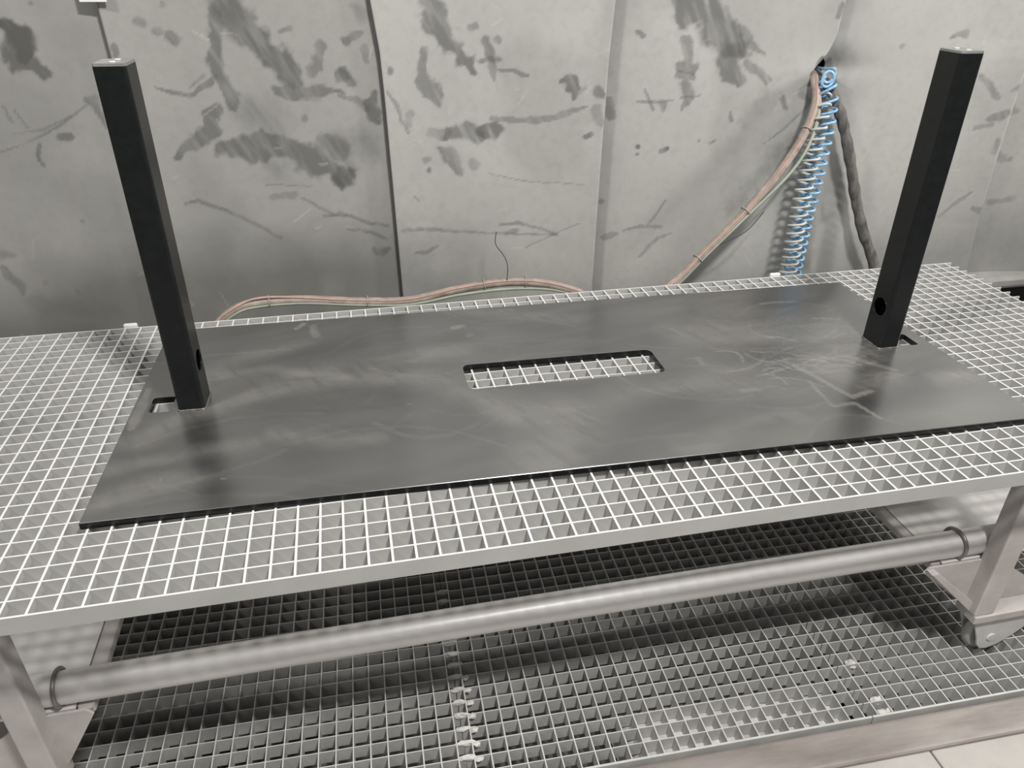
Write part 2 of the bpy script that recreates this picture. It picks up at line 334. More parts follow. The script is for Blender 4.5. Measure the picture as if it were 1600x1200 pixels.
# back wall: dark backing with hanging sheets in front
wall = struct(new_obj('wall_back', box_mesh('wall_back', -3.0, 5.0, 1.215, 1.32, FZ - 0.16, 2.1), None, MAT['dark']),
              'booth wall hung with scuffed grey sheets', 'wall')
STAINS_AND_BANDS = [(0.8,1,[(-0.217,0.6,0.0253),(-0.205,0.566,0.035),(-0.227,0.536,0.0258),(-0.192,0.523,0.0213),(-0.174,0.503,0.0119)]),(0.9,1,[(-0.219,0.604,0.0207),(-0.205,0.583,0.0255),(-0.201,0.553,0.0234)]),(0.6,1,[(-0.013,0.557,0.0096),(-0.019,0.542,0.0067)]),(0.5,1,[(0.043,0.609,0.0114),(0.053,0.604,0.0095)]),(0.5,1,[(0.079,0.589,0.0105)]),(0.65,1,[(0.101,0.584,0.0125),(0.114,0.571,0.0135)]),(0.8,1,[(0.235,0.644,0.0407),(0.245,0.601,0.0413),(0.283,0.574,0.0295),(0.312,0.542,0.0299),(0.345,0.504,0.0313),(0.353,0.49,0.0254)]),(0.7,1,[(0.208,0.623,0.0183),(0.194,0.57,0.0136),(0.189,0.521,0.0168),(0.201,0.479,0.02),(0.21,0.45,0.0192),(0.214,0.431,0.0132)]),(0.7,1,[(0.171,0.418,0.0173),(0.151,0.404,0.0132),(0.156,0.374,0.0205),(0.109,0.346,0.0155),(0.07,0.32,0.0103)]),(0.65,1,[(0.323,0.455,0.0179),(0.373,0.454,0.0216),(0.408,0.455,0.0186),(0.473,0.444,0.0036)]),(0.45,2,[(0.257,0.41,0.0385),(0.294,0.39,0.0363)]),(0.75,1,[(0.165,0.329,0.0198),(0.229,0.326,0.0325),(0.286,0.334,0.0305),(0.33,0.322,0.0318),(0.367,0.29,0.0355),(0.417,0.266,0.0228)]),(0.6,1,[(0.398,0.33,0.0224),(0.449,0.313,0.028)]),(0.7,1,[(0.442,0.249,0.0241)]),(0.5,1,[(0.337,0.582,0.0049),(0.364,0.589,0.0069)]),(0.55,1,[(0.43,0.559,0.011),(0.413,0.522,0.0172),(0.398,0.499,0.0122)]),(0.5,1,[(0.48,0.563,0.0131)]),(0.6,1,[(0.46,0.497,0.0113),(0.472,0.483,0.0175)]),(0.6,1,[(0.049,0.471,0.0025),(0.084,0.458,0.0045),(0.125,0.453,0.006),(0.162,0.473,0.008),(0.184,0.491,0.006)]),(0.4,1,[(0.124,0.471,0.0025),(0.161,0.494,0.006)]),(0.4,1,[(-0.277,0.44,0.0024),(-0.265,0.407,0.0044)]),(0.4,1,[(-0.254,0.43,0.0024),(-0.238,0.392,0.0034)]),(0.45,1,[(-0.312,0.34,0.002),(-0.243,0.362,0.0025),(-0.17,0.395,0.0034),(-0.106,0.435,0.0029)]),(0.35,1,[(-0.273,0.379,0.002),(-0.209,0.387,0.003),(-0.143,0.413,0.0029)]),(0.7,1,[(-0.178,0.369,0.0089),(-0.157,0.37,0.0089)]),(0.6,1,[(-0.225,0.354,0.005),(-0.234,0.33,0.006),(-0.229,0.305,0.003)]),(0.55,1,[(-0.099,0.444,0.0108),(-0.085,0.446,0.0098),(-0.084,0.42,0.0079),(-0.077,0.387,0.004)]),(0.5,1,[(0.058,0.2,0.0032),(0.09,0.209,0.0048),(0.111,0.197,0.0075),(0.153,0.179,0.0054),(0.191,0.157,0.0044),(0.273,0.101,0.0056)]),(0.4,1,[(0.256,0.239,0.0022),(0.365,0.229,0.0016)]),(0.4,1,[(0.41,0.156,0.0045),(0.34,0.199,0.0033)]),(0.55,1,[(0.388,0.151,0.0039),(0.443,0.148,0.0045)]),(0.5,1,[(0.37,0.39,0.0115)]),(0.3,2,[(0.287,0.272,0.0268),(0.27,0.299,0.0159)]),(0.35,1,[(0.32,0.211,0.0109),(0.266,0.203,0.0076)]),(0.4,1,[(0.099,0.642,0.0085)]),(0.4,1,[(-0.162,0.645,0.0064)]),(0.75,1,[(0.696,0.638,0.0293),(0.694,0.602,0.0281),(0.723,0.56,0.0269),(0.749,0.545,0.0198),(0.769,0.511,0.0221),(0.785,0.501,0.0138)]),(0.6,1,[(0.665,0.537,0.0104),(0.661,0.498,0.0147),(0.672,0.459,0.0212),(0.691,0.423,0.015)]),(0.65,1,[(0.823,0.559,0.0147),(0.826,0.525,0.0137),(0.831,0.495,0.0107),(0.836,0.47,0.0043)]),(0.6,1,[(0.804,0.513,0.0053),(0.85,0.519,0.0064)]),(0.5,1,[(0.85,0.563,0.0105)]),(0.6,1,[(0.847,0.495,0.0027),(0.888,0.488,0.0059),(0.924,0.48,0.0049)]),(0.75,1,[(1.006,0.472,0.0066),(1.029,0.459,0.0165),(1.05,0.45,0.021),(1.045,0.432,0.0111)]),(0.65,1,[(0.716,0.35,0.0164),(0.749,0.352,0.0264),(0.782,0.348,0.0287)]),(0.75,1,[(0.81,0.35,0.0232),(0.841,0.349,0.0266)]),(0.4,1,[(0.677,0.349,0.0098),(0.716,0.345,0.0143)]),(0.5,1,[(0.828,0.381,0.0077),(0.884,0.374,0.0077),(0.941,0.372,0.0089),(0.998,0.376,0.0095),(1.041,0.389,0.0101),(1.079,0.4,0.0028)]),(0.6,1,[(0.698,0.308,0.0122),(0.719,0.291,0.0245),(0.744,0.257,0.0124)]),(0.4,1,[(0.658,0.283,0.0111)]),(0.35,1,[(0.787,0.266,0.0203)]),(0.4,1,[(0.626,0.395,0.0129),(0.619,0.374,0.0097)]),(0.55,1,[(0.576,0.449,0.0047),(0.59,0.421,0.0074),(0.603,0.38,0.0048),(0.618,0.352,0.0043)]),(0.5,1,[(0.477,0.558,0.0081),(0.501,0.574,0.0111),(0.521,0.58,0.006)]),(0.65,1,[(0.468,0.5,0.0113),(0.488,0.466,0.0114)]),(0.5,1,[(0.457,0.44,0.0042),(0.5,0.428,0.0073),(0.521,0.413,0.0116)]),(0.75,1,[(0.542,0.442,0.0115),(0.53,0.418,0.0158),(0.536,0.395,0.0181),(0.55,0.382,0.0107)]),(0.8,1,[(0.45,0.246,0.0241)]),(0.5,2,[(0.444,0.313,0.0377),(0.45,0.27,0.0272)]),(0.4,2,[(0.509,0.336,0.0323),(0.528,0.299,0.0218)]),(0.6,1,[(1.103,0.434,0.0156),(1.115,0.428,0.0112)]),(0.4,1,[(1.102,0.397,0.0124),(1.116,0.364,0.0125)]),(0.55,1,[(1.152,0.406,0.0101),(1.155,0.368,0.0137)]),(0.7,1,[(1.08,0.326,0.0069),(1.097,0.333,0.0069)]),(0.8,1,[(1.234,0.294,0.007)]),(0.7,1,[(1.236,0.272,0.0059)]),(0.8,1,[(1.301,0.276,0.0065),(1.32,0.283,0.0065)]),(0.6,1,[(0.665,0.255,0.0067)]),(0.6,1,[(1.21,0.574,0.0076),(1.222,0.564,0.0076)]),(0.5,1,[(1.22,0.407,0.0023),(1.262,0.406,0.004),(1.323,0.407,0.0023)]),(0.6,1,[(1.294,0.399,0.0137),(1.295,0.383,0.0046)]),(0.5,1,[(1.241,0.436,0.0028),(1.265,0.387,0.0052)]),(0.4,1,[(0.821,0.242,0.0017),(0.915,0.216,0.0023),(1.084,0.2,0.0018)]),(0.45,1,[(0.585,0.105,0.0035),(0.648,0.102,0.007),(0.706,0.091,0.0047),(0.825,0.078,0.003),(1.01,0.062,0.003)]),(0.5,1,[(0.85,0.1,0.0041),(0.904,0.103,0.0047),(0.947,0.091,0.0042),(1.016,0.062,0.003)]),(0.4,1,[(0.924,0.031,0.0018),(0.998,0.06,0.0024),(1.078,0.093,0.0024)]),(0.4,1,[(0.868,0.075,0.0071),(0.898,0.085,0.0083)]),(0.5,1,[(1.215,0.058,0.0031),(1.259,0.069,0.0056),(1.326,0.064,0.0062)]),(0.45,1,[(1.285,0.074,0.0062),(1.311,0.107,0.0049),(1.331,0.143,0.0031)]),(0.4,1,[(1.361,0.044,0.0038),(1.298,0.015,0.0088),(1.268,-0.022,0.0063)]),(0.4,1,[(1.158,0.037,0.0099),(1.196,0.051,0.0049)]),(0.6,1,[(0.509,0.044,0.0116),(0.538,0.045,0.0128)]),(0.5,1,[(0.427,0.158,0.0039),(0.48,0.132,0.0051),(0.551,0.11,0.0046)]),(0.5,1,[(0.445,0.114,0.0034),(0.505,0.098,0.0057),(0.546,0.074,0.0035)]),(0.45,1,[(0.619,0.035,0.0047),(0.651,0.04,0.0071),(0.678,0.053,0.0035)]),(0.4,1,[(0.622,0.192,0.0034),(0.635,0.178,0.0023)]),(0.5,1,[(1.147,0.141,0.0084)]),(0.4,2,[(0.525,0.621,0.0149),(0.514,0.639,0.0099)]),(0.45,1,[(0.523,0.543,0.0102),(0.531,0.52,0.0072)]),(0.6,1,[(0.583,0.497,0.0104)]),(0.5,1,[(0.776,0.587,0.0083),(0.792,0.59,0.0083)]),(0.75,1,[(1.331,0.627,0.0433),(1.384,0.627,0.0435),(1.413,0.587,0.0469),(1.461,0.551,0.0403),(1.496,0.525,0.0283)]),(0.7,1,[(1.467,0.515,0.0395),(1.47,0.478,0.0297),(1.502,0.454,0.0196)]),(0.6,1,[(1.494,0.571,0.0168),(1.511,0.546,0.0135),(1.566,0.515,0.0034)]),(0.55,1,[(1.52,0.493,0.0126),(1.562,0.471,0.0104),(1.588,0.449,0.0116)]),(0.5,1,[(1.504,0.517,0.017),(1.532,0.514,0.0068)]),(0.55,1,[(1.341,0.553,0.0188),(1.346,0.517,0.0145)]),(0.6,1,[(1.325,0.492,0.0146),(1.367,0.491,0.0169)]),(0.55,1,[(1.327,0.473,0.0113),(1.37,0.47,0.0113)]),(0.6,1,[(1.349,0.444,0.0193),(1.358,0.422,0.0149),(1.355,0.378,0.0046)]),(0.5,1,[(1.341,0.414,0.0034),(1.395,0.421,0.0029)]),(0.6,1,[(1.49,0.375,0.0053),(1.495,0.355,0.0071)]),(0.65,1,[(1.636,0.404,0.0077),(1.657,0.381,0.0059)]),(0.22,2,[(1.533,0.351,0.0142),(1.559,0.384,0.0294),(1.589,0.427,0.0257)]),(0.5,1,[(1.409,0.301,0.0053)]),(0.55,1,[(1.442,0.294,0.0048),(1.457,0.301,0.0036)]),(0.45,1,[(1.607,0.287,0.0024),(1.656,0.324,0.0036),(1.699,0.368,0.0042),(1.729,0.413,0.0059)]),(0.6,1,[(1.759,0.635,0.0079),(1.754,0.61,0.0079)]),(0.55,1,[(2.126,0.555,0.0054),(2.161,0.562,0.0131)]),(0.35,1,[(1.977,0.529,0.0083)]),(0.5,1,[(2.237,0.458,0.0062),(2.28,0.423,0.0137),(2.306,0.393,0.0101)]),(0.6,1,[(2.304,0.339,0.014),(2.342,0.347,0.0127)]),(0.4,1,[(2.27,0.309,0.0051),(2.318,0.32,0.0077)]),(0.4,1,[(2.35,0.275,0.0091),(2.35,0.237,0.0091)]),(0.4,1,[(2.353,0.421,0.0125),(2.436,0.347,0.0193)]),(0.35,1,[(2.43,0.208,0.0199),(2.486,0.206,0.0106)]),(0.35,1,[(2.462,0.066,0.0109),(2.539,0.076,0.0096)]),(0.35,1,[(2.249,0.043,0.0054),(2.29,0.082,0.0081),(2.331,0.12,0.004)]),(0.4,1,[(2.398,0.055,0.0136),(2.351,0.065,0.0081)]),(0.4,1,[(1.708,0.447,0.0082),(1.688,0.419,0.0106),(1.712,0.402,0.0059)]),(0.35,2,[(1.688,0.299,0.0182),(1.635,0.23,0.0246),(1.547,0.116,0.0251)]),(0.5,1,[(-0.387,0.071,0.0044),(-0.376,0.044,0.0158),(-0.362,0.022,0.0127),(-0.362,0.002,0.0051)]),(0.4,2,[(-0.378,0.103,0.0124),(-0.36,0.095,0.0062)]),(0.4,1,[(-0.243,-0.004,0.0032),(-0.237,-0.015,0.0026)]),(0.35,1,[(-0.182,0.174,0.0062)]),(0.3,1,[(-0.304,0.021,0.0077)]),(0.3,2,[(-0.335,-0.025,0.0194),(-0.252,-0.049,0.0262),(-0.165,-0.068,0.0199)])]
STAINS_AND_BANDS += [(.92, 1, [(1.728, .505, .009), (1.722, .475, .013), (1.712, .445, .008)]), (.85, 1, [(1.778, .497, .012), (1.790, .470, .015), (1.793, .440, .008)]), (.4, 2, [(1.80, .52, .03), (1.80, .44, .035)]),
           (.45, 2, [(1.765, .30, .03), (1.79, .10, .035), (1.81, -.08, .035)]), (.4, 2, [(1.835, .24, .012), (1.85, .05, .016)])]  # soft darker bands beside and below the hose opening
SEAM = {
 0: [(2.1, -0.034), (0.65, -0.032), (0.53, -0.029), (0.19, -0.031), (-0.14, -0.032), (-0.7, -0.034)],
 1: [(2.1, 0.53), (0.80, 0.535), (0.648, 0.544), (0.54, 0.557), (0.44, 0.561), (0.205, 0.566), (-0.10, 0.572), (-0.7, 0.575)],
 2: [(2.1, 1.15), (0.646, 1.14), (0.517, 1.133), (0.378, 1.131), (0.085, 1.128), (-0.7, 1.128)],
 3: [(2.1, 1.78), (0.80, 1.775), (0.645, 1.768), (0.57, 1.764), (0.51, 1.748), (0.45, 1.738), (0.376, 1.742), (0.218, 1.752), (0.066, 1.762), (-0.118, 1.775), (-0.7, 1.79)],
 4: [(2.1, 2.24), (0.80, 2.29), (0.644, 2.333), (0.548, 2.356), (0.395, 2.362), (0.21, 2.373), (0.03, 2.387), (-0.09, 2.401), (-0.7, 2.43)]}
SEAM[-1] = [(2.1, -0.66), (-0.7, -0.66)]; SEAM[-2] = [(2.1, -1.4), (-0.7, -1.4)]; SEAM[5] = [(2.1, 3.0), (-0.7, 3.05)]; SEAM[6] = [(2.1, 3.7), (-0.7, 3.7)]
def seam_x(k, z):
    P = sorted(SEAM[k]); return np.interp(z, [p[0] for p in P], [p[1] for p in P])
dense = np.arange(-0.17, 0.70, 0.0042)
ZR = np.concatenate([np.arange(-0.70, -0.18, 0.03), dense, np.arange(0.71, 2.06, 0.05), [2.05]])
def sheet(k, kl, kr, ncol, lmode, rmode, fold=0.0, z_low=None):
    """one hanging sheet between two seams; lmode/rmode: 'front' edge stands proud, 'back' edge tucks behind."""
    zr = ZR if z_low is None else ZR[ZR >= z_low]
    s = np.linspace(0, 1, ncol)
    Zg, Sg = np.meshgrid(zr, s, indexing='ij')
    xl = seam_x(kl, zr)[:, None]; xr = seam_x(kr, zr)[:, None]
    xl = xl + (0.0035 if lmode == 'front' else -0.014); xr = xr + (-0.0035 if rmode == 'front' else 0.014)
    if kl == 3:   # the sheet is pulled aside where the hoses come out
        xl = xl + 0.046 * np.exp(-((zr[:, None] - 0.482) / 0.035) ** 2)
    if kr == 3:
        xr = xr - 0.030 * np.exp(-((zr[:, None] - 0.472) / 0.035) ** 2)
    X = xl + (xr - xl) * Sg; wd = (xr - xl)
    dl = Sg * wd; dr = (1 - Sg) * wd
    Y = np.full_like(X, 1.150)
    Y += (-0.014 if lmode == 'front' else 0.038) * np.exp(-(dl / 0.06) ** 1.2)
    Y += (-0.014 if rmode == 'front' else 0.018) * np.exp(-(dr / 0.05) ** 1.2)
    Y += 0.010 * (fbm(X * 2.2, Zg * 1.6, 3, 40 + k) - 0.5)
    if fold:
        lowr = np.clip((0.42 - Zg) / 0.5, 0, 1)
        Y += fold * lowr * np.sin(dl * 62 + 0.8) * np.exp(-(dl / 0.20) ** 2)
        Y += -0.035 * np.exp(-(dr / 0.16) ** 2) * np.clip((Zg + 0.1) / 0.6, 0.2, 1)
    if k == 5:
        Y += 0.012 * np.sin(dl * 14 + Zg * 2) + 0.015
    nr, nc = X.shape
    V = np.stack([X, Y, Zg], -1).reshape(-1, 3)
    idx = np.arange(nr * nc).reshape(nr, nc)
    Q = np.stack([idx[:-1, :-1], idx[:-1, 1:], idx[1:, 1:], idx[1:, :-1]], -1).reshape(-1, 4)
    ring = np.concatenate([idx[0, :], idx[1:, -1], idx[-1, -2::-1], idx[-2:0:-1, 0]])
    back = V[ring] + np.array([0, 0.005, 0]); nb = len(ring); off = len(V)
    rq = np.stack([ring, off + np.arange(nb), off + (np.arange(nb) + 1) % nb, np.roll(ring, -1)], -1)
    V2 = np.concatenate([V, back]); Q2 = np.concatenate([Q, rq])
    me = bpy.data.meshes.new('wall_sheet')
    me.vertices.add(len(V2)); me.vertices.foreach_set('co', V2.astype(np.float32).ravel())
    me.loops.add(Q2.size); me.loops.foreach_set('vertex_index', Q2.astype(np.int32).ravel())
    me.polygons.add(len(Q2)); me.polygons.foreach_set('loop_start', np.arange(0, Q2.size, 4, dtype=np.int32))
    me.polygons.foreach_set('loop_total', np.full(len(Q2), 4, dtype=np.int32))
    sm = np.ones(len(Q2), dtype=bool); sm[len(Q):] = False
    me.update(calc_edges=True); me.validate()
    me.polygons.foreach_set('use_smooth', sm)
    me.materials.append(MAT['wall']); me.materials.append(MAT['dark'])
    me.polygons.foreach_set('material_index', np.where(sm, 0, 1).astype(np.int32))
    xx, zz = V2[:, 0], V2[:, 2]
    d = strokes(xx, zz, STAINS_AND_BANDS, 0.017, 3)
    haze = np.clip((fbm(xx * 4, zz * 3, 4, 77) - 0.52) * 1.2, 0, 0.16)
    edge = 0.11 + 0.05 * np.sin(xx * 3.1 + 0.6) + 0.05 * (fbm(xx * 4, zz * 2, 3, 5) - 0.5)      # tide mark, part grime, part painted falloff of light; higher at the left
    edge = edge - 0.07 * np.clip((xx - 0.4) / 0.5, 0, 1)
    haze = haze + (0.34 + 0.26 * np.clip((0.7 - xx) / 0.6, 0, 1)) * np.clip((edge - zz) / 0.16, 0, 1) * (0.7 + 0.6 * fbm(xx * 9, zz * 9, 3, 6))
    d = 1 - (1 - d) * (1 - haze.clip(0, 0.68))
    rnd = np.random.RandomState(100 + k); L = []
    for _ in range(14):
        cx = rnd.uniform(xx.min(), xx.max()); cz = rnd.uniform(-0.15, 0.68); a = rnd.uniform(0, 3.14); ln = rnd.uniform(0.01, 0.06)
        L.append((rnd.uniform(0.12, 0.35), 1, [(cx, cz, 0.002), (cx + ln * math.cos(a), cz + ln * math.sin(a), 0.002)]))
    sc_ = strokes(xx, zz, L, 0.004, 50 + k)
    sheet_tone = {0: 0.46, 1: 0.40, 2: 0.08, 3: 0.06, 4: 0.0, 5: 0.14}.get(k, 0.1)  # even base tone per sheet, darkest on the two at the left
    for nm, val in (('dirt_shade', d), ('scratch', sc_), ('sheet_tone', np.full(len(xx), sheet_tone))):
        at = me.attributes.new(nm, 'FLOAT', 'POINT'); at.data.foreach_set('value', val.astype(np.float32))
    return new_obj('wall_sheet', me, wall, MAT['wall'])
sheet(-1, -2, -1, 20, 'back', 'front'); sheet(0, -1, 0, 150, 'back', 'back'); sheet(1, 0, 1, 146, 'front', 'back')
sheet(2, 1, 2, 140, 'front', 'front'); sheet(3, 2, 3, 150, 'back', 'front'); sheet(4, 3, 4, 140, 'back', 'front', fold=0.012)
sheet(5, 4, 5, 120, 'back', 'front', z_low=-0.19); sheet(6, 5, 6, 20, 'back', 'back')
ledge = struct(new_obj('trim_2', prism_mesh('trim_2', [(1.135, -0.178), (1.20, -0.170), (1.20, -0.215), (1.125, -0.215), (1.12, -0.205), (1.12, -0.186)], 2.42, 3.7, 'x', 0.002), None, MAT['ledge']),
               'pale steel ledge at the foot of the right wall sheet', 'ledge')
sign = tag(new_obj('wall_plate', box_mesh('wall_plate', -0.058, -0.005, 1.120, 1.126, 0.646, 0.72, 0.001), None, MAT['white']),
           'small white plate fixed over the left wall seam at the top edge', 'plate')
for px in (-0.045, -0.018):
    new_obj('spacer_pin', cyl_mesh('spacer_pin', (px, 1.124, 0.69), (px, 1.21, 0.69), 0.004, 10), sign, MAT['ring'])

# ------------------------------------------------------------------ floor gratings
PX, PY, NR = 0.0335, 0.0318, 34
def floor_panel(x0, n, label):
    wx, wy = F2W(x0, 0)
    g = tag(empty('floor_grating', (wx, wy, FZ), FA), label, 'grating')
    L = n * PX; Dp = NR * PY
    cross = box_mesh('cross_bar', -0.0013, 0.0013, 0.0, Dp, -0.034, 0.0)
    longb = box_mesh('long_bar', -0.0145, L + 0.0145, -0.0010, 0.0010, -0.0335, -0.0005)
    edge = box_mesh('edge_bar', -0.0145, L + 0.0145, -0.0030, 0.0015, -0.036, 0.0008)
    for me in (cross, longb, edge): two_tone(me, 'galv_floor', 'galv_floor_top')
    for i in range(n + 1):
        new_obj('cross_bar', cross, g).location = (i * PX, 0, 0)
    for j in range(NR + 1):
        o = new_obj('edge_bar' if j in (0,) else 'long_bar', edge if j == 0 else longb, g); o.location = (0, j * PY, 0)
    for yy in (0.30, 0.80):   # bearers the panel lies on
        new_obj('bearer', box_mesh('bearer', -0.003, L + 0.003, yy, yy + 0.03, -0.16, -0.0345), g, MAT['galv_floor'])
    return g
gA = floor_panel(-0.2653 - 24 * PX, 24, 'floor grating panel at the left, behind the left trolley leg')
gB = floor_panel(-0.2347, 24, 'middle floor grating panel below the front rail')
gC = floor_panel(0.6005, 49, 'floor grating panel at the right, under the right castor')

# grit under and on the gratings, and white lumps for glints
def lump_mesh(name, rx, ry, rz, seed):
    bm = bmesh.new(); bmesh.ops.create_icosphere(bm, subdivisions=2, radius=1.0)
    rr = random.Random(seed)
    for v in bm.verts:
        k = 0.75 + 0.5 * rr.random(); v.co = Vector((v.co.x * rx * k, v.co.y * ry * k, v.co.z * rz * k))
    me = bpy.data.meshes.new(name); bm.to_mesh(me); bm.free(); return me
for j in range(1, 17):
    me = lump_mesh('residue_glint_lump', 0.016 + 0.005 * random.random(), 0.0055, 0.007, j); me.materials.append(MAT['residue_glint'])
    o = new_obj('residue_glint_lump', me, gB); o.location = (-0.0150 + 0.003 * random.random(), j * PY + 0.002, -0.004)
    if j < 9:
        me = lump_mesh('residue_glint_lump', 0.009, 0.006, 0.005, j + 50); me.materials.append(MAT['residue_glint'])
        o = new_obj('residue_glint_lump', me, gB); o.location = (0.008, j * PY - 0.003, -0.004)
for (x, y, r) in ((0.618, 0.010, 0.011), (0.634, 0.012, 0.008), (0.622, 0.040, 0.010), (0.634, 0.042, 0.008), (0.626, 0.135, 0.012)):  # white lumps modelled in place of light glints on the metal below
    me = lump_mesh('residue_glint_lump', r, r * 0.9, 0.007, int(x * 1000)); me.materials.append(MAT['residue_glint'])
    o = new_obj('residue_glint_lump', me, gC); o.location = (x - 0.6005, y, -0.010)
def heap(name, x0, x1, y0, y1, z, amp, seed, m):
    nx, ny = 40, 16; V, Fq = [], []
    X, Yy = np.meshgrid(np.linspace(x0, x1, nx), np.linspace(y0, y1, ny), indexing='ij')
    e = np.minimum.reduce([(X - x0), (x1 - X), (Yy - y0) + 0.05, (y1 - Yy)]) / 0.035
    Zz = z + amp * (fbm(X * 14, Yy * 14, 4, seed) - 0.5) - 0.045 * np.clip(1 - e - 0.6 * (fbm(X * 20, Yy * 20, 3, seed + 4) - 0.5), 0, 1)
    for i in range(nx):
        for j in range(ny):
            wx, wy = F2W(X[i, j], Yy[i, j]); V.append((wx, wy, Zz[i, j]))
    for i in range(nx - 1):
        for j in range(ny - 1):
            Fq.append((i * ny + j, (i + 1) * ny + j, (i + 1) * ny + j + 1, i * ny + j + 1))
    o = new_obj(name, mesh_from(name, V, Fq, True), floor, m); o['kind'] = 'stuff'; o['label'] = 'pale grit lying under the gratings'
    return o
heap('grit_layer', 0.06, 0.575, 0.006, 0.135, FZ - 0.036, 0.012, 3, MAT['debris'])
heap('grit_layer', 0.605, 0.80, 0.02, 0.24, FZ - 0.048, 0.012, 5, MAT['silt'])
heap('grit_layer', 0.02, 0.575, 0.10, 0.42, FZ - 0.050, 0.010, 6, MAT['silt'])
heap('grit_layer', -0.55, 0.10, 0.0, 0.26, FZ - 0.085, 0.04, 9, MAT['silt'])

# ================================================================== THE TROLLEY
trolley = tag(empty('trolley_frame', (0.76, 0.44, FZ)), 'grey steel trolley frame with front rail and castors, carrying the grating tabletop', 'trolley')
TO = Vector((0.76, 0.44, FZ))
def tpart(name, me, m, parent=None):
    """geometry is given in world coordinates; stored relative to the trolley's base."""
    me.transform(Matrix.Translation(-TO)); return new_obj(name, me, parent or trolley, m)
RY, RZ, RR = 0.165, -0.3205, 0.0275
pts = [Vector((x, RY, RZ + 0.003 * math.sin((x + 0.1) * 2.0) - 0.0015)) for x in np.linspace(-0.42, 1.94, 40)]
tpart('front_rail', sweep_mesh('front_rail', pts, RR, 28), MAT['pipe'])
for x in (-0.092, 1.622):
    tpart('rail_clamp', torus_mesh('rail_clamp', (x, RY, RZ), (1, 0.02, 0), RR + 0.003, 0.0038), MAT['ring'])
for s, xi, xo in ((-1, -0.070, -0.46), (1, 1.583, 1.98)):
    a, b = min(xi, xo), max(xi, xo)
    ep = tpart('end_plate', box_mesh('end_plate', a, b, 0.142, 0.80, -0.3535, -0.3485, 0.001), MAT['pale'])
    f0, f1 = (xi + 0.0012, xi + 0.028) if s < 0 else (xi - 0.024, xi - 0.0012)
    fl = box_mesh('edge_flange', f0, f1, 0.143, 0.80, -0.368, -0.3492, 0.004, 3); fl.transform(Matrix.Translation(-TO)); new_obj('edge_flange', fl, ep, MAT['frame'])
for side, lx0, lx1 in ((-1, -0.152, -0.111), (1, 1.672, 1.722)):
    inn = lx1 if side < 0 else lx0
    lc = (lx0 + lx1) / 2
    tpart('support_beam', box_mesh('support_beam', lc - 0.020, lc + 0.020, 0.03, 0.85, -0.068, -0.0285, 0.003), MAT['frame'])
    for fy, sgn in ((0.100, 1), (0.780, -1)):
        y0, y1 = (fy, fy + 0.04) if sgn > 0 else (fy - 0.04, fy)
        tpart('leg', box_mesh('leg', lx0, lx1, y0, y1, -0.482, -0.068, 0.004, 3), MAT['frame'])
        tip = -0.043 if side < 0 else 1.538
        # inner gusset
        poly = [(inn, -0.3495), (tip + side * 0.010, -0.3495), (tip, -0.362), (inn + side * 0.004, -0.482)]
        gy0, gy1 = (fy + 0.034, fy + 0.039) if sgn > 0 else (fy - 0.039, fy - 0.034)
        if side < 0: fl_off = 0.0235
        else: fl_off = 0.0
        gp = tpart('gusset_plate', prism_mesh('gusset_plate', poly, gy0, gy1), MAT['frame'])
        # diagonal flange along its free edge
        p0 = Vector((tip, 0, -0.3500)); p1 = Vector((inn + side * 0.008, 0, -0.488)); d = (p1 - p0).normalized(); n = Vector((-d.z, 0, d.x))
        if n.x * side < 0: n = -n
        w = 0.020
        pl = [(p0.x, p0.z), (p1.x, p1.z), ((p1 + n * w).x, (p1 + n * w).z), ((p0 + n * w * 1.25).x, p0.z)]
        fy0, fy1 = (fy + 0.016 + fl_off, fy + 0.0339 + fl_off * 0.85) if sgn > 0 else (fy - 0.0339, fy - 0.016)
        fm = prism_mesh('gusset_flange', pl, fy0, fy1, bevel=0.0015); fm.transform(Matrix.Translation(-TO)); new_obj('gusset_flange', fm, gp, MAT['frame'])
        out = lx1 if side > 0 else lx0
        op = [(out, -0.36), (out, -0.482), (out + side * 0.17, -0.482)]
        tpart('gusset_plate', prism_mesh('gusset_plate', op, gy0, gy1), MAT['frame'])
        fa, fb = sorted((inn + side * 0.002, inn + side * 0.27))
        tpart('foot_bar', box_mesh('foot_bar', fa, fb, y0 - 0.004, y1 + 0.012, -0.502, -0.482, 0.002), MAT['frame'])
        # castor
        cx = inn + side * 0.082; cy = (y0 + y1) / 2 + 0.012; cz = FZ + 0.050
        cw = tpart('castor', cyl_mesh('wheel', (cx, cy - 0.011, cz), (cx, cy + 0.011, cz), 0.050, 32, 0.006), MAT['rubber'])
        prof = [(-0.066, -0.5025), (0.125, -0.5025), (0.118, -0.522), (0.085, -0.552), (0.055, -0.580), (0.025, -0.599), (0.000, -0.606), (-0.018, -0.602), (-0.030, -0.588), (-0.036, -0.570)]
        for q0, q1 in ((cy - 0.024, cy - 0.019), (cy + 0.019, cy + 0.024)):
            fk = prism_mesh('fork_plate', [(cx + side * a_, b_) for a_, b_ in prof], q0, q1, bevel=0.0012); fk.transform(Matrix.Translation(-TO)); new_obj('fork_plate', fk, cw, MAT['castor'])
        bt = cyl_mesh('axle_bolt', (cx, cy - 0.0265, cz), (cx, cy + 0.0265, cz), 0.0115, 6 if False else 18, 0.002); bt.transform(Matrix.Translation(-TO)); new_obj('axle_bolt', bt, cw, MAT['castor'])
for x in (-0.058, 1.551):
    tpart('locating_tab', box_mesh('locating_tab', x - 0.015, x + 0.015, 0.8835, 0.8935, -0.07, 0.007, 0.004, 3), MAT['white'])
    tpart('cross_member', box_mesh('cross_member', x - 0.015, x + 0.015, 0.84, 0.8935, -0.090, -0.0705, 0.002), MAT['frame'])
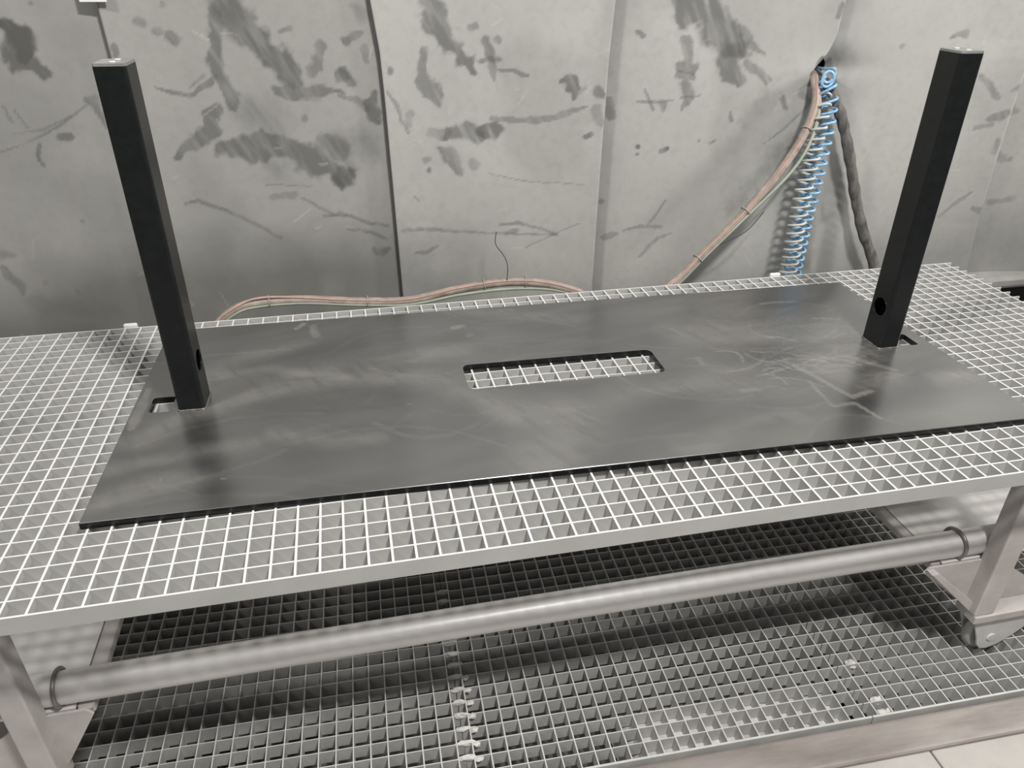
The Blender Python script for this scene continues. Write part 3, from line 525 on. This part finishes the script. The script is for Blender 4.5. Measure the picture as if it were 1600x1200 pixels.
tpart('rear_member', box_mesh('rear_member', -0.152, 1.722, 0.81, 0.85, -0.110, -0.0695, 0.002), MAT['frame'])

# ================================================================== GRATING TABLETOP
CX, CY = 1 / 30.0, 0.030302
top = tag(empty('grating_tabletop', (0.76, 0.4394, -0.028)), 'galvanised steel grating tabletop under the black plate', 'grating')
GX0, GX1 = -0.585, 2.090
longb = box_mesh('long_bar', GX0, GX1, -0.0013, 0.0013, -0.0275, -0.0003)
edgeb = box_mesh('edge_bar', GX0, GX1, -0.0016, 0.0016, -0.0285, 0.0)
crossb = box_mesh('cross_bar', -0.0017, 0.0017, 0.0, 29 * CY, -0.0275, 0.0002)
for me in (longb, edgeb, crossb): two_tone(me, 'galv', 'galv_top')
TT = Vector((0.76, 0.4394, -0.028))
for j in range(30):
    o = new_obj('edge_bar' if j in (0, 29) else 'long_bar', edgeb if j in (0, 29) else longb, top); o.location = Vector((0, j * CY, 0)) - TT
for i in range(-17, 63):
    o = new_obj('cross_bar', crossb, top); o.location = Vector((i * CX, 0, 0)) - TT

# ================================================================== BLACK PLATE WITH TWO POSTS
PA = math.radians(-1.36)
asm = tag(empty('base_plate_with_posts', (0.847, 0.472, 0.0004), PA), 'black steel base plate with central slot and two upright square posts', 'steel base')
PW, PD, PT = 1.630, 0.658, 0.0120
DUST = [(0.5,2,[(-0.783,-0.117,0.0137),(-0.744,-0.08,0.0127),(-0.676,-0.031,0.0132),(-0.601,0.014,0.0122),(-0.52,0.037,0.0125),(-0.409,0.038,0.0126),(-0.31,0.02,0.0158),(-0.238,-0.014,0.0156),(-0.184,-0.073,0.0137),(-0.137,-0.151,0.0116)]),(0.35,2,[(-0.69,0.068,0.0218),(-0.608,0.079,0.0221),(-0.509,0.074,0.0223),(-0.409,0.084,0.0195),(-0.304,0.107,0.0199),(-0.195,0.117,0.0169)]),(0.5,2,[(-0.142,-0.116,0.0208),(-0.082,-0.172,0.0318),(-0.032,-0.209,0.0256),(-0.094,-0.272,0.0298),(-0.129,-0.329,0.0259)]),(0.3,2,[(-0.016,-0.15,0.0207),(0.12,-0.116,0.0184),(0.232,-0.098,0.022)]),(0.35,2,[(0.295,0.125,0.0179),(0.301,-0.001,0.0368),(0.331,-0.116,0.044)]),(0.35,2,[(0.38,0.11,0.0358),(0.493,0.089,0.0465),(0.589,0.04,0.0458),(0.641,-0.047,0.0304)]),(0.8,1,[(0.473,-0.066,0.0066),(0.483,-0.096,0.0081),(0.497,-0.161,0.0062),(0.512,-0.203,0.0076),(0.565,-0.188,0.0062)]),(0.6,1,[(0.461,-0.134,0.0047),(0.458,-0.224,0.0045),(0.504,-0.226,0.006),(0.52,-0.281,0.0044)]),(0.5,1,[(0.522,-0.049,0.0067),(0.596,-0.048,0.0084),(0.638,-0.096,0.0082),(0.664,-0.122,0.0065)]),(0.45,2,[(0.529,-0.085,0.0196),(0.568,-0.159,0.0221),(0.621,-0.142,0.016)]),(0.8,1,[(-0.177,0.235,0.0072),(-0.197,0.232,0.009)]),(0.6,1,[(-0.164,0.19,0.0106)]),(0.8,1,[(-0.543,0.287,0.0071),(-0.531,0.311,0.0072)]),(0.5,1,[(-0.505,0.293,0.009),(-0.489,0.238,0.0105)]),(0.4,2,[(-0.807,-0.206,0.0077),(-0.754,-0.179,0.0105),(-0.687,-0.164,0.0121),(-0.605,-0.159,0.0095)]),(0.4,2,[(-0.794,-0.29,0.0097),(-0.737,-0.26,0.015),(-0.662,-0.253,0.0114)]),(0.35,2,[(-0.565,-0.137,0.0083),(-0.455,-0.177,0.011),(-0.369,-0.183,0.0083)]),(0.6,1,[(-0.804,0.063,0.0061),(-0.8,-0.008,0.0103),(-0.801,-0.052,0.01),(-0.803,-0.077,0.007)]),(0.5,2,[(0.728,-0.182,0.0158),(0.787,-0.172,0.0128)]),(0.7,1,[(0.764,-0.168,0.0096)]),(0.3,2,[(0.134,-0.304,0.0136),(0.217,-0.275,0.0127),(0.302,-0.252,0.013),(0.37,-0.243,0.0117)]),(0.25,2,[(0.287,-0.37,0.0186),(0.415,-0.355,0.0192),(0.525,-0.355,0.0167)]),(0.45,2,[(-0.695,0.1,0.0079),(-0.585,0.102,0.008),(-0.434,0.048,0.0063)]),(0.7,1,[(-0.72,-0.242,0.0038)]),(0.7,1,[(-0.623,-0.256,0.0025)]),(0.5,1,[(-0.317,-0.077,0.0037)]),(0.4,1,[(-0.08,-0.187,0.0072)]),(0.35,1,[(0.553,0.237,0.0058),(0.638,0.238,0.0059)]),(0.5,1,[(0.631,0.138,0.0037),(0.688,0.124,0.0037)]),(0.5,1,[(-0.079,0.307,0.0038),(-0.048,0.309,0.0038)]),(0.4,1,[(0.285,-0.004,0.0083),(0.283,-0.026,0.0066)]),(0.5,1,[(0.317,-0.144,0.0062),(0.35,-0.145,0.0077)]),(0.3,2,[(-0.282,0.407,0.0155),(-0.111,0.301,0.015),(0.087,0.23,0.0148)]),(0.4,1,[(-0.066,-0.332,0.0078),(-0.0,-0.332,0.0053)]),(0.3,2,[(-0.515,0.204,0.0103),(-0.642,0.168,0.0132),(-0.731,0.101,0.0095)])]
WIPED = [(0.8,2,[(-0.57,-0.077,0.0072),(-0.457,-0.075,0.0088),(-0.329,-0.075,0.006)]),(0.6,2,[(0.386,0.251,0.0173),(0.328,0.17,0.0147),(0.247,0.117,0.0124),(0.169,0.108,0.0087)]),(0.6,2,[(-0.695,-0.113,0.0278),(-0.593,-0.068,0.0348),(-0.458,-0.024,0.0303),(-0.316,-0.061,0.0301)]),(0.4,2,[(-0.527,-0.221,0.0343),(-0.371,-0.231,0.0402),(-0.259,-0.193,0.0363)]),(0.5,2,[(-0.148,0.254,0.0182),(0.014,0.243,0.0221),(0.15,0.184,0.0181)]),(0.5,2,[(0.1,-0.171,0.0237),(0.174,-0.207,0.0292),(0.276,-0.203,0.0267)])]
slots = [rrect(0.0, 0.004, 0.402, 0.100, 0.014), rrect(-0.766, 0.0, 0.040, 0.053, 0.006), rrect(0.766, 0.0, 0.040, 0.053, 0.006)]
def plate_mesh():
    outer = [(-PW / 2, -PD / 2), (PW / 2, -PD / 2), (PW / 2, PD / 2), (-PW / 2, PD / 2)]
    V = []; E = []; loops = []
    def add_loop(poly, step=0.007):
        st = len(V)
        for i in range(len(poly)):
            a, b = Vector(poly[i]), Vector(poly[(i + 1) % len(poly)]); k = max(1, int((b - a).length / step))
            for t in range(k): V.append(a + (b - a) * (t / k))
        idx = list(range(st, len(V))); loops.append(idx)
        for i in range(len(idx)): E.append((idx[i], idx[(i + 1) % len(idx)]))
    add_loop(outer)
    for s_ in slots: add_loop(s_)
    def in_slot(x, y, m):
        for (cx, cy, w, h) in ((0.0, 0.004, 0.402, 0.100), (-0.766, 0, 0.040, 0.053), (0.766, 0, 0.040, 0.053)):
            if abs(x - cx) < w / 2 + m and abs(y - cy) < h / 2 + m: return True
        return False
    st = 0.0043
    for i in range(1, int(PW / st)):
        for j in range(1, int(PD / st)):
            x = -PW / 2 + i * PW / int(PW / st); y = -PD / 2 + j * PD / int(PD / st)
            if not in_slot(x, y, 0.003): V.append(Vector((x, y)))
    r = delaunay_2d_cdt(V, E, [], 0, 1e-6)
    v2, f2 = r[0], r[2]; tris = []
    for f in f2:
        c = sum((v2[i] for i in f), Vector((0, 0))) / len(f)
        inside = False
        for s_ in slots:
            n = len(s_); ins = False
            for i in range(n):
                (x0, y0), (x1, y1) = s_[i], s_[(i + 1) % n]
                if (y0 > c.y) != (y1 > c.y) and c.x < (x1 - x0) * (c.y - y0) / (y1 - y0) + x0: ins = not ins
            inside = inside or ins
        if not inside: tris.append(tuple(f))
    n = len(v2)
    VV = [(v.x, v.y, PT) for v in v2]; FF = list(tris)
    low = {}
    nb = []
    cham = {}
    for li, lp in enumerate(loops):
        for i in lp:
            g = 0.0009 if li == 0 else 0.0
            cham[i] = n + len(nb); nb.append((v2[i].x + math.copysign(g, v2[i].x) * (abs(v2[i].x) > PW / 2 - 1e-4), v2[i].y + math.copysign(g, v2[i].y) * (abs(v2[i].y) > PD / 2 - 1e-4), PT - 0.0009))
            low[i] = n + len(nb); nb.append((nb[-1][0], nb[-1][1], 0.0))
    for li, lp in enumerate(loops):
        for i in range(len(lp)):
            a, b = lp[i], lp[(i + 1) % len(lp)]
            FF.append((a, cham[a], cham[b], b)); FF.append((cham[a], low[a], low[b], cham[b]))
    top_n = len(tris)
    me = mesh_from('plate', VV + nb, FF)
    me.materials.append(MAT['plate']); me.materials.append(MAT['black'])
    bm = bmesh.new(); bm.from_mesh(me); bmesh.ops.recalc_face_normals(bm, faces=bm.faces)
    bm.faces.ensure_lookup_table()
    tf = max(bm.faces, key=lambda f: f.calc_area())
    if sum(f.normal.z for f in bm.faces) < 0: bmesh.ops.reverse_faces(bm, faces=bm.faces)
    for f in bm.faces:
        f.material_index = 1 if abs(f.normal.z) < 0.3 else 0
    bm.to_mesh(me); bm.free()
    co = np.zeros(len(me.vertices) * 3, dtype=np.float32); me.vertices.foreach_get('co', co); co = co.reshape(-1, 3)
    x, y = co[:, 0].astype(float), co[:, 1].astype(float)
    rs = np.random.RandomState(5); scuffs = []
    def arc(cx, cy, ln, ang, bend, w_, a_):
        q = []
        for t in np.linspace(-0.5, 0.5, 5):
            q.append((cx + ln * t * math.cos(ang) - bend * t * t * math.sin(ang), cy + ln * t * math.sin(ang) + bend * t * t * math.cos(ang), w_))
        scuffs.append((a_, 1, q))
    for _ in range(46):      # trodden dust in front of the right post
        arc(0.53 + rs.normal() * 0.085, -0.045 + rs.normal() * 0.055, rs.uniform(0.03, 0.12), rs.normal() * 0.5 - 0.35, rs.uniform(-0.12, 0.12), rs.uniform(0.0015, 0.004), rs.uniform(0.15, 0.5))
    for _ in range(60):      # wiping streaks elsewhere
        arc(rs.uniform(-0.75, 0.75), rs.uniform(-0.30, 0.30), rs.uniform(0.08, 0.40), rs.normal() * 0.22, rs.uniform(-0.3, 0.3), rs.uniform(0.002, 0.006), rs.uniform(0.05, 0.17))
    d = strokes(x, y, DUST, 0.012, 11, 1.9, 12, 2) * 0.78
    d = 1 - (1 - d) * (1 - strokes(x, y, scuffs, 0.004, 61))
    w = strokes(x, y, WIPED, 0.02, 31, 1.3, 12, 2)
    a = x * 0.9 + 0.25 * np.sin(y * 7); sst = lambda v: np.clip(v, 0, 1) ** 2 * (3 - 2 * np.clip(v, 0, 1)); bse = 0.02 + 0.16 * sst((fbm(a * 3.2, y * 6, 3, 8) - 0.30) * 2.2) + 0.10 * sst((fbm(x * 3 + y * 4, y * 26 - x * 7, 4, 21) - 0.35) * 2.5)
    bse = bse * (1 - 0.8 * w)
    d = 1 - (1 - d * (1 - 0.3 * w)) * (1 - bse)
    at = me.attributes.new('dust', 'FLOAT', 'POINT'); at.data.foreach_set('value', d.astype(np.float32))
    return me
plate = new_obj('plate', plate_mesh(), asm, MAT['plate'])
plate['label'] = 'flat black plate smeared with wiped dust'

PWX, PWY, PH = 0.047, 0.062, 0.585
def post_mesh(hole_side):
    """rectangular tube with rounded corners; a round hole near the foot of one side wall."""
    out = rrect(0, 0, PWX, PWY, 0.006, 5); inn = rrect(0, 0, PWX - 0.006, PWY - 0.006, 0.003, 5); n = len(out)
    bm = bmesh.new()
    R = []
    for poly in (out, inn):
        lo = [bm.verts.new((p[0], p[1], 0)) for p in poly]; hi = [bm.verts.new((p[0], p[1], PH - 0.004)) for p in poly]; R.append((lo, hi))
    skip = None
    for r, (lo, hi) in enumerate(R):
        for i in range(n):
            j = (i + 1) % n; mx = (lo[i].co.x + lo[j].co.x) / 2; dy = abs(lo[i].co.y - lo[j].co.y)
            if dy > 0.03 and mx * hole_side > 0:
                # wall with a round hole
                rad, hz, K = 0.0200, 0.086, 28
                xx = mx; ring = []
                for k in range(K):
                    a = 2 * math.pi * k / K; ring.append(bm.verts.new((xx, rad * math.cos(a), hz + rad * math.sin(a))))
                yA, yB = lo[i].co.y, lo[j].co.y
                sq = {}
                ya, yb = min(yA, yB), max(yA, yB)
                va = (lo[i], hi[i]) if yA < yB else (lo[j], hi[j]); vb = (lo[j], hi[j]) if yA < yB else (lo[i], hi[i])
                m0a = bm.verts.new((xx, ya, hz + 0.0255)); m0b = bm.verts.new((xx, yb, hz + 0.0255))
                m1a = bm.verts.new((xx, ya, hz - 0.0255)); m1b = bm.verts.new((xx, yb, hz - 0.0255))
                bm.faces.new((va[0], vb[0], m1b, m1a)); bm.faces.new((m0a, m0b, vb[1], va[1]))
                q = K // 4
                cor = {0: m0b, 1: m0a, 2: m1a, 3: m1b}   # quadrants (+y,+z), (-y,+z), (-y,-z), (+y,-z)
                for qd in range(4):
                    for k in range(q):
                        k0 = qd * q + k; bm.faces.new((ring[k0], ring[(k0 + 1) % K], cor[qd]))
                bm.faces.new((ring[0], cor[0], cor[3])); bm.faces.new((ring[q], cor[1], cor[0]))
                bm.faces.new((ring[2 * q], cor[2], cor[1])); bm.faces.new((ring[3 * q], cor[3], cor[2]))
                if skip is None: skip = ring
                else:
                    for k in range(K): bm.faces.new((skip[k], skip[(k + 1) % K], ring[(k + 1) % K], ring[k]))
            else:
                bm.faces.new((lo[i], lo[j], hi[j], hi[i]))
    for i in range(n):
        j = (i + 1) % n
        bm.faces.new((R[0][1][i], R[0][1][j], R[1][1][j], R[1][1][i])); bm.faces.new((R[0][0][i], R[0][0][j], R[1][0][j], R[1][0][i]))
    bmesh.ops.recalc_face_normals(bm, faces=bm.faces)
    me = bpy.data.meshes.new('post'); bm.to_mesh(me); bm.free()
    return me
for sx in (-1, 1):
    po = new_obj('post', post_mesh(-sx), asm, MAT['black']); po.location = (sx * 0.709, 0.0, PT)
    po['label'] = 'upright black square tube post with round hole near its foot'
    cap = new_obj('end_cap', prism_mesh('end_cap', rrect(0, 0, PWX - 0.0005, PWY - 0.0005, 0.006, 5), PH - 0.004, PH, 'z'), po, MAT['cap'])
    for hy in (-0.014, 0.016):
        new_obj('cap_dot', cyl_mesh('cap_dot', (0.002, hy, PH), (0.002, hy, PH + 0.0012), 0.0045, 16, 0.0004), po, MAT['white'])  # two raised white dots on top of the cap
    wp = rrect(0, 0, PWX + 0.001, PWY + 0.001, 0.006, 5)
    new_obj('weld_bead', sweep_mesh('weld_bead', [Vector((p[0], p[1], 0.001)) for p in wp] + [Vector((*wp[0], 0.001))], 0.0018, 6, False), po, MAT['weld'])
    new_obj('hole_rim', torus_mesh('hole_rim', (-sx * (PWX / 2 - 0.0002), 0, 0.086), (1, 0, 0), 0.0200, 0.0007, 36, 6), po, MAT['black'])

# ================================================================== HOSES
def offset_path(path, fn):
    T, N = frames(path); out = []
    for i, p in enumerate(path): out.append(p + Vector(fn(i / (len(path) - 1))))
    return out
hp = [(1.735, 1.19, 0.470), (1.712, 1.128, 0.454), (1.704, 1.09, 0.402), (1.667, 1.06, 0.326), (1.598, 1.035, 0.234), (1.51, 1.02, 0.139), (1.393, 1.0, 0.035), (1.30, 0.98, -0.042),
      (1.19, 0.975, -0.088), (1.081, 0.98, -0.070), (1.029, 0.99, -0.045), (0.944, 1.01, -0.024), (0.841, 1.02, -0.016), (0.72, 1.02, -0.025), (0.584, 1.02, -0.046), (0.453, 1.01, -0.034),
      (0.313, 1.0, -0.013), (0.208, 0.98, -0.005), (0.157, 0.965, -0.012), (0.112, 0.955, -0.050), (0.085, 0.95, -0.14), (0.09, 0.955, -0.36), (0.20, 0.98, -0.57), (0.42, 1.0, -0.598), (0.8, 1.0, -0.600)]
HO = Vector((0.6, 1.0, FZ))
def hpart(name, me, m, root, org):
    me.transform(Matrix.Translation(-org)); return new_obj(name, me, root, m)
bundle = tag(empty('hose_bundle', HO), 'brown, red and green air hoses tied in a bundle behind the table', 'hose')
path = catmull(hp, 12); NP = len(path)
hpart('brown_hose', sweep_mesh('brown_hose', path, 0.0112, 14), MAT['hose'], bundle, HO)
def wob(a, b, c, ph): return lambda t: (a + 0.002 * math.sin(t * 60 + ph), b, c + 0.002 * math.cos(t * 47 + ph))
hpart('red_hose', sweep_mesh('red_hose', offset_path(path, lambda t: (-0.001 + 0.0015 * math.sin(t * 70), -0.0078, 0.0068 + (0.008 * math.exp(-((t - 0.70) / 0.03) ** 2)))), 0.0034, 8), MAT['red'], bundle, HO)
hpart('green_hose', sweep_mesh('green_hose', offset_path(path, lambda t: (0.006 * math.exp(-((t - 0.14) / 0.05) ** 2) * 3.0 + 0.003, -0.007, -0.007 - 0.013 * math.exp(-((t - 0.14) / 0.05) ** 2) - 0.010 * math.exp(-((t - 0.50) / 0.06) ** 2))), 0.0042, 8), MAT['green'], bundle, HO)
hpart('thin_red_hose', sweep_mesh('thin_red_hose', offset_path(path, lambda t: (0.020 * math.exp(-((t - 0.14) / 0.055) ** 2) + 0.006, -0.003, -0.003 - 0.014 * math.exp(-((t - 0.14) / 0.055) ** 2))), 0.0042, 8), MAT['red'], bundle, HO)
T_, N_ = frames(path)
for k in (34, 60, 74, 138, 150, 178, 200):
    hpart('cable_tie', torus_mesh('cable_tie', path[k] + Vector((-0.001, 0, 0.001)), T_[k], 0.0142, 0.0016, 20, 6), MAT['tie'], bundle, HO)
hpart('tie_wire', sweep_mesh('tie_wire', catmull([(0.842, 1.006, -0.005), (0.846, 1.02, 0.03), (0.838, 1.03, 0.055), (0.818, 1.04, 0.085), (0.822, 1.05, 0.115)], 8), 0.0012, 6), MAT['wire'], bundle, HO)
hpart('tie_wire', sweep_mesh('tie_wire', catmull([(1.41, 0.998, 0.050), (1.46, 1.01, 0.058), (1.53, 1.03, 0.080), (1.585, 1.05, 0.125)], 8), 0.0012, 6), MAT['wire'], bundle, HO)

def coil_mesh(name, center_pts, R, r, turns, per=18, sides=7, dens=None, tail=None):
    c = catmull(center_pts, 40); T, N = frames(c)
    L = [0.0]
    for a, b in zip(c[:-1], c[1:]): L.append(L[-1] + (b - a).length)
    tot = L[-1]; pts = []
    n = int(turns * per)
    for i in range(n + 1):
        u = i / n; s = (dens(u) if dens else u) * tot
        k = int(np.searchsorted(L, s)); k = min(max(k, 1), len(c) - 1); t = (s - L[k - 1]) / max(L[k] - L[k - 1], 1e-9)
        p = c[k - 1].lerp(c[k], t); a = 2 * math.pi * turns * u; b = T[k].cross(N[k])
        pts.append(p + (N[k] * math.cos(a) + b * math.sin(a)) * R)
    if tail: pts = catmull([Vector(q) for q in tail], 14)[:-1] + pts
    return sweep_mesh(name, pts, r, sides)
dn = lambda u: 1.5 * u - 0.5 * u * u
blue = new_obj('coiled_hose', coil_mesh('coiled_hose', [(1.735, 1.115, 0.455), (1.744, 1.100, 0.418), (1.747, 1.09, 0.353), (1.741, 1.08, 0.287), (1.733, 1.07, 0.202), (1.721, 1.06, 0.115), (1.712, 1.05, 0.024), (1.706, 1.042, -0.07), (1.702, 1.04, -0.15), (1.70, 1.04, -0.60)],
               0.0235, 0.0038, 55, dens=dn, tail=[(1.745, 1.19, 0.478), (1.742, 1.13, 0.482)] + [(1.734 + 0.0165 * math.sin(a_) - 0.0016 * a_ / 3.14, 1.098 - 0.003 * a_ / 6.28, 0.474 - 0.0105 * a_ / 6.28 + 0.0165 * math.cos(a_)) for a_ in np.linspace(0.6, 4 * math.pi - 0.4, 22)]), None, MAT['blue'])
tag(blue, 'translucent blue coiled air hose hanging on the wall', 'hose')
cream = new_obj('coiled_hose', coil_mesh('coiled_hose', [(1.738, 1.118, 0.42), (1.722, 1.085, 0.387), (1.712, 1.07, 0.323), (1.703, 1.06, 0.257), (1.694, 1.05, 0.172), (1.688, 1.04, 0.083), (1.684, 1.03, -0.009), (1.680, 1.025, -0.075), (1.676, 1.025, -0.15), (1.672, 1.025, -0.60)],
                0.0220, 0.0035, 55, dens=dn, tail=[(1.745, 1.19, 0.462), (1.742, 1.15, 0.45)]), None, MAT['cream'])
tag(cream, 'pale grey coiled air hose hanging left of the blue coil', 'hose')
dark = new_obj('sleeved_hose', sweep_mesh('sleeved_hose', catmull([(1.748, 1.19, 0.462), (1.757, 1.13, 0.440), (1.782, 1.10, 0.388), (1.818, 1.092, 0.315), (1.858, 1.09, 0.225), (1.898, 1.09, 0.131), (1.945, 1.085, 0.032), (2.007, 1.08, -0.074), (2.06, 1.07, -0.22), (2.09, 1.06, -0.45), (2.10, 1.05, -0.60)], 12),
               lambda t: 0.0140 + 0.0018 * math.sin(t * 90) * math.sin(t * 37) + 0.002 * t, 12), None, MAT['fabric'])
tag(dark, 'dark grey sleeved hose hanging right of the blue coil', 'hose')
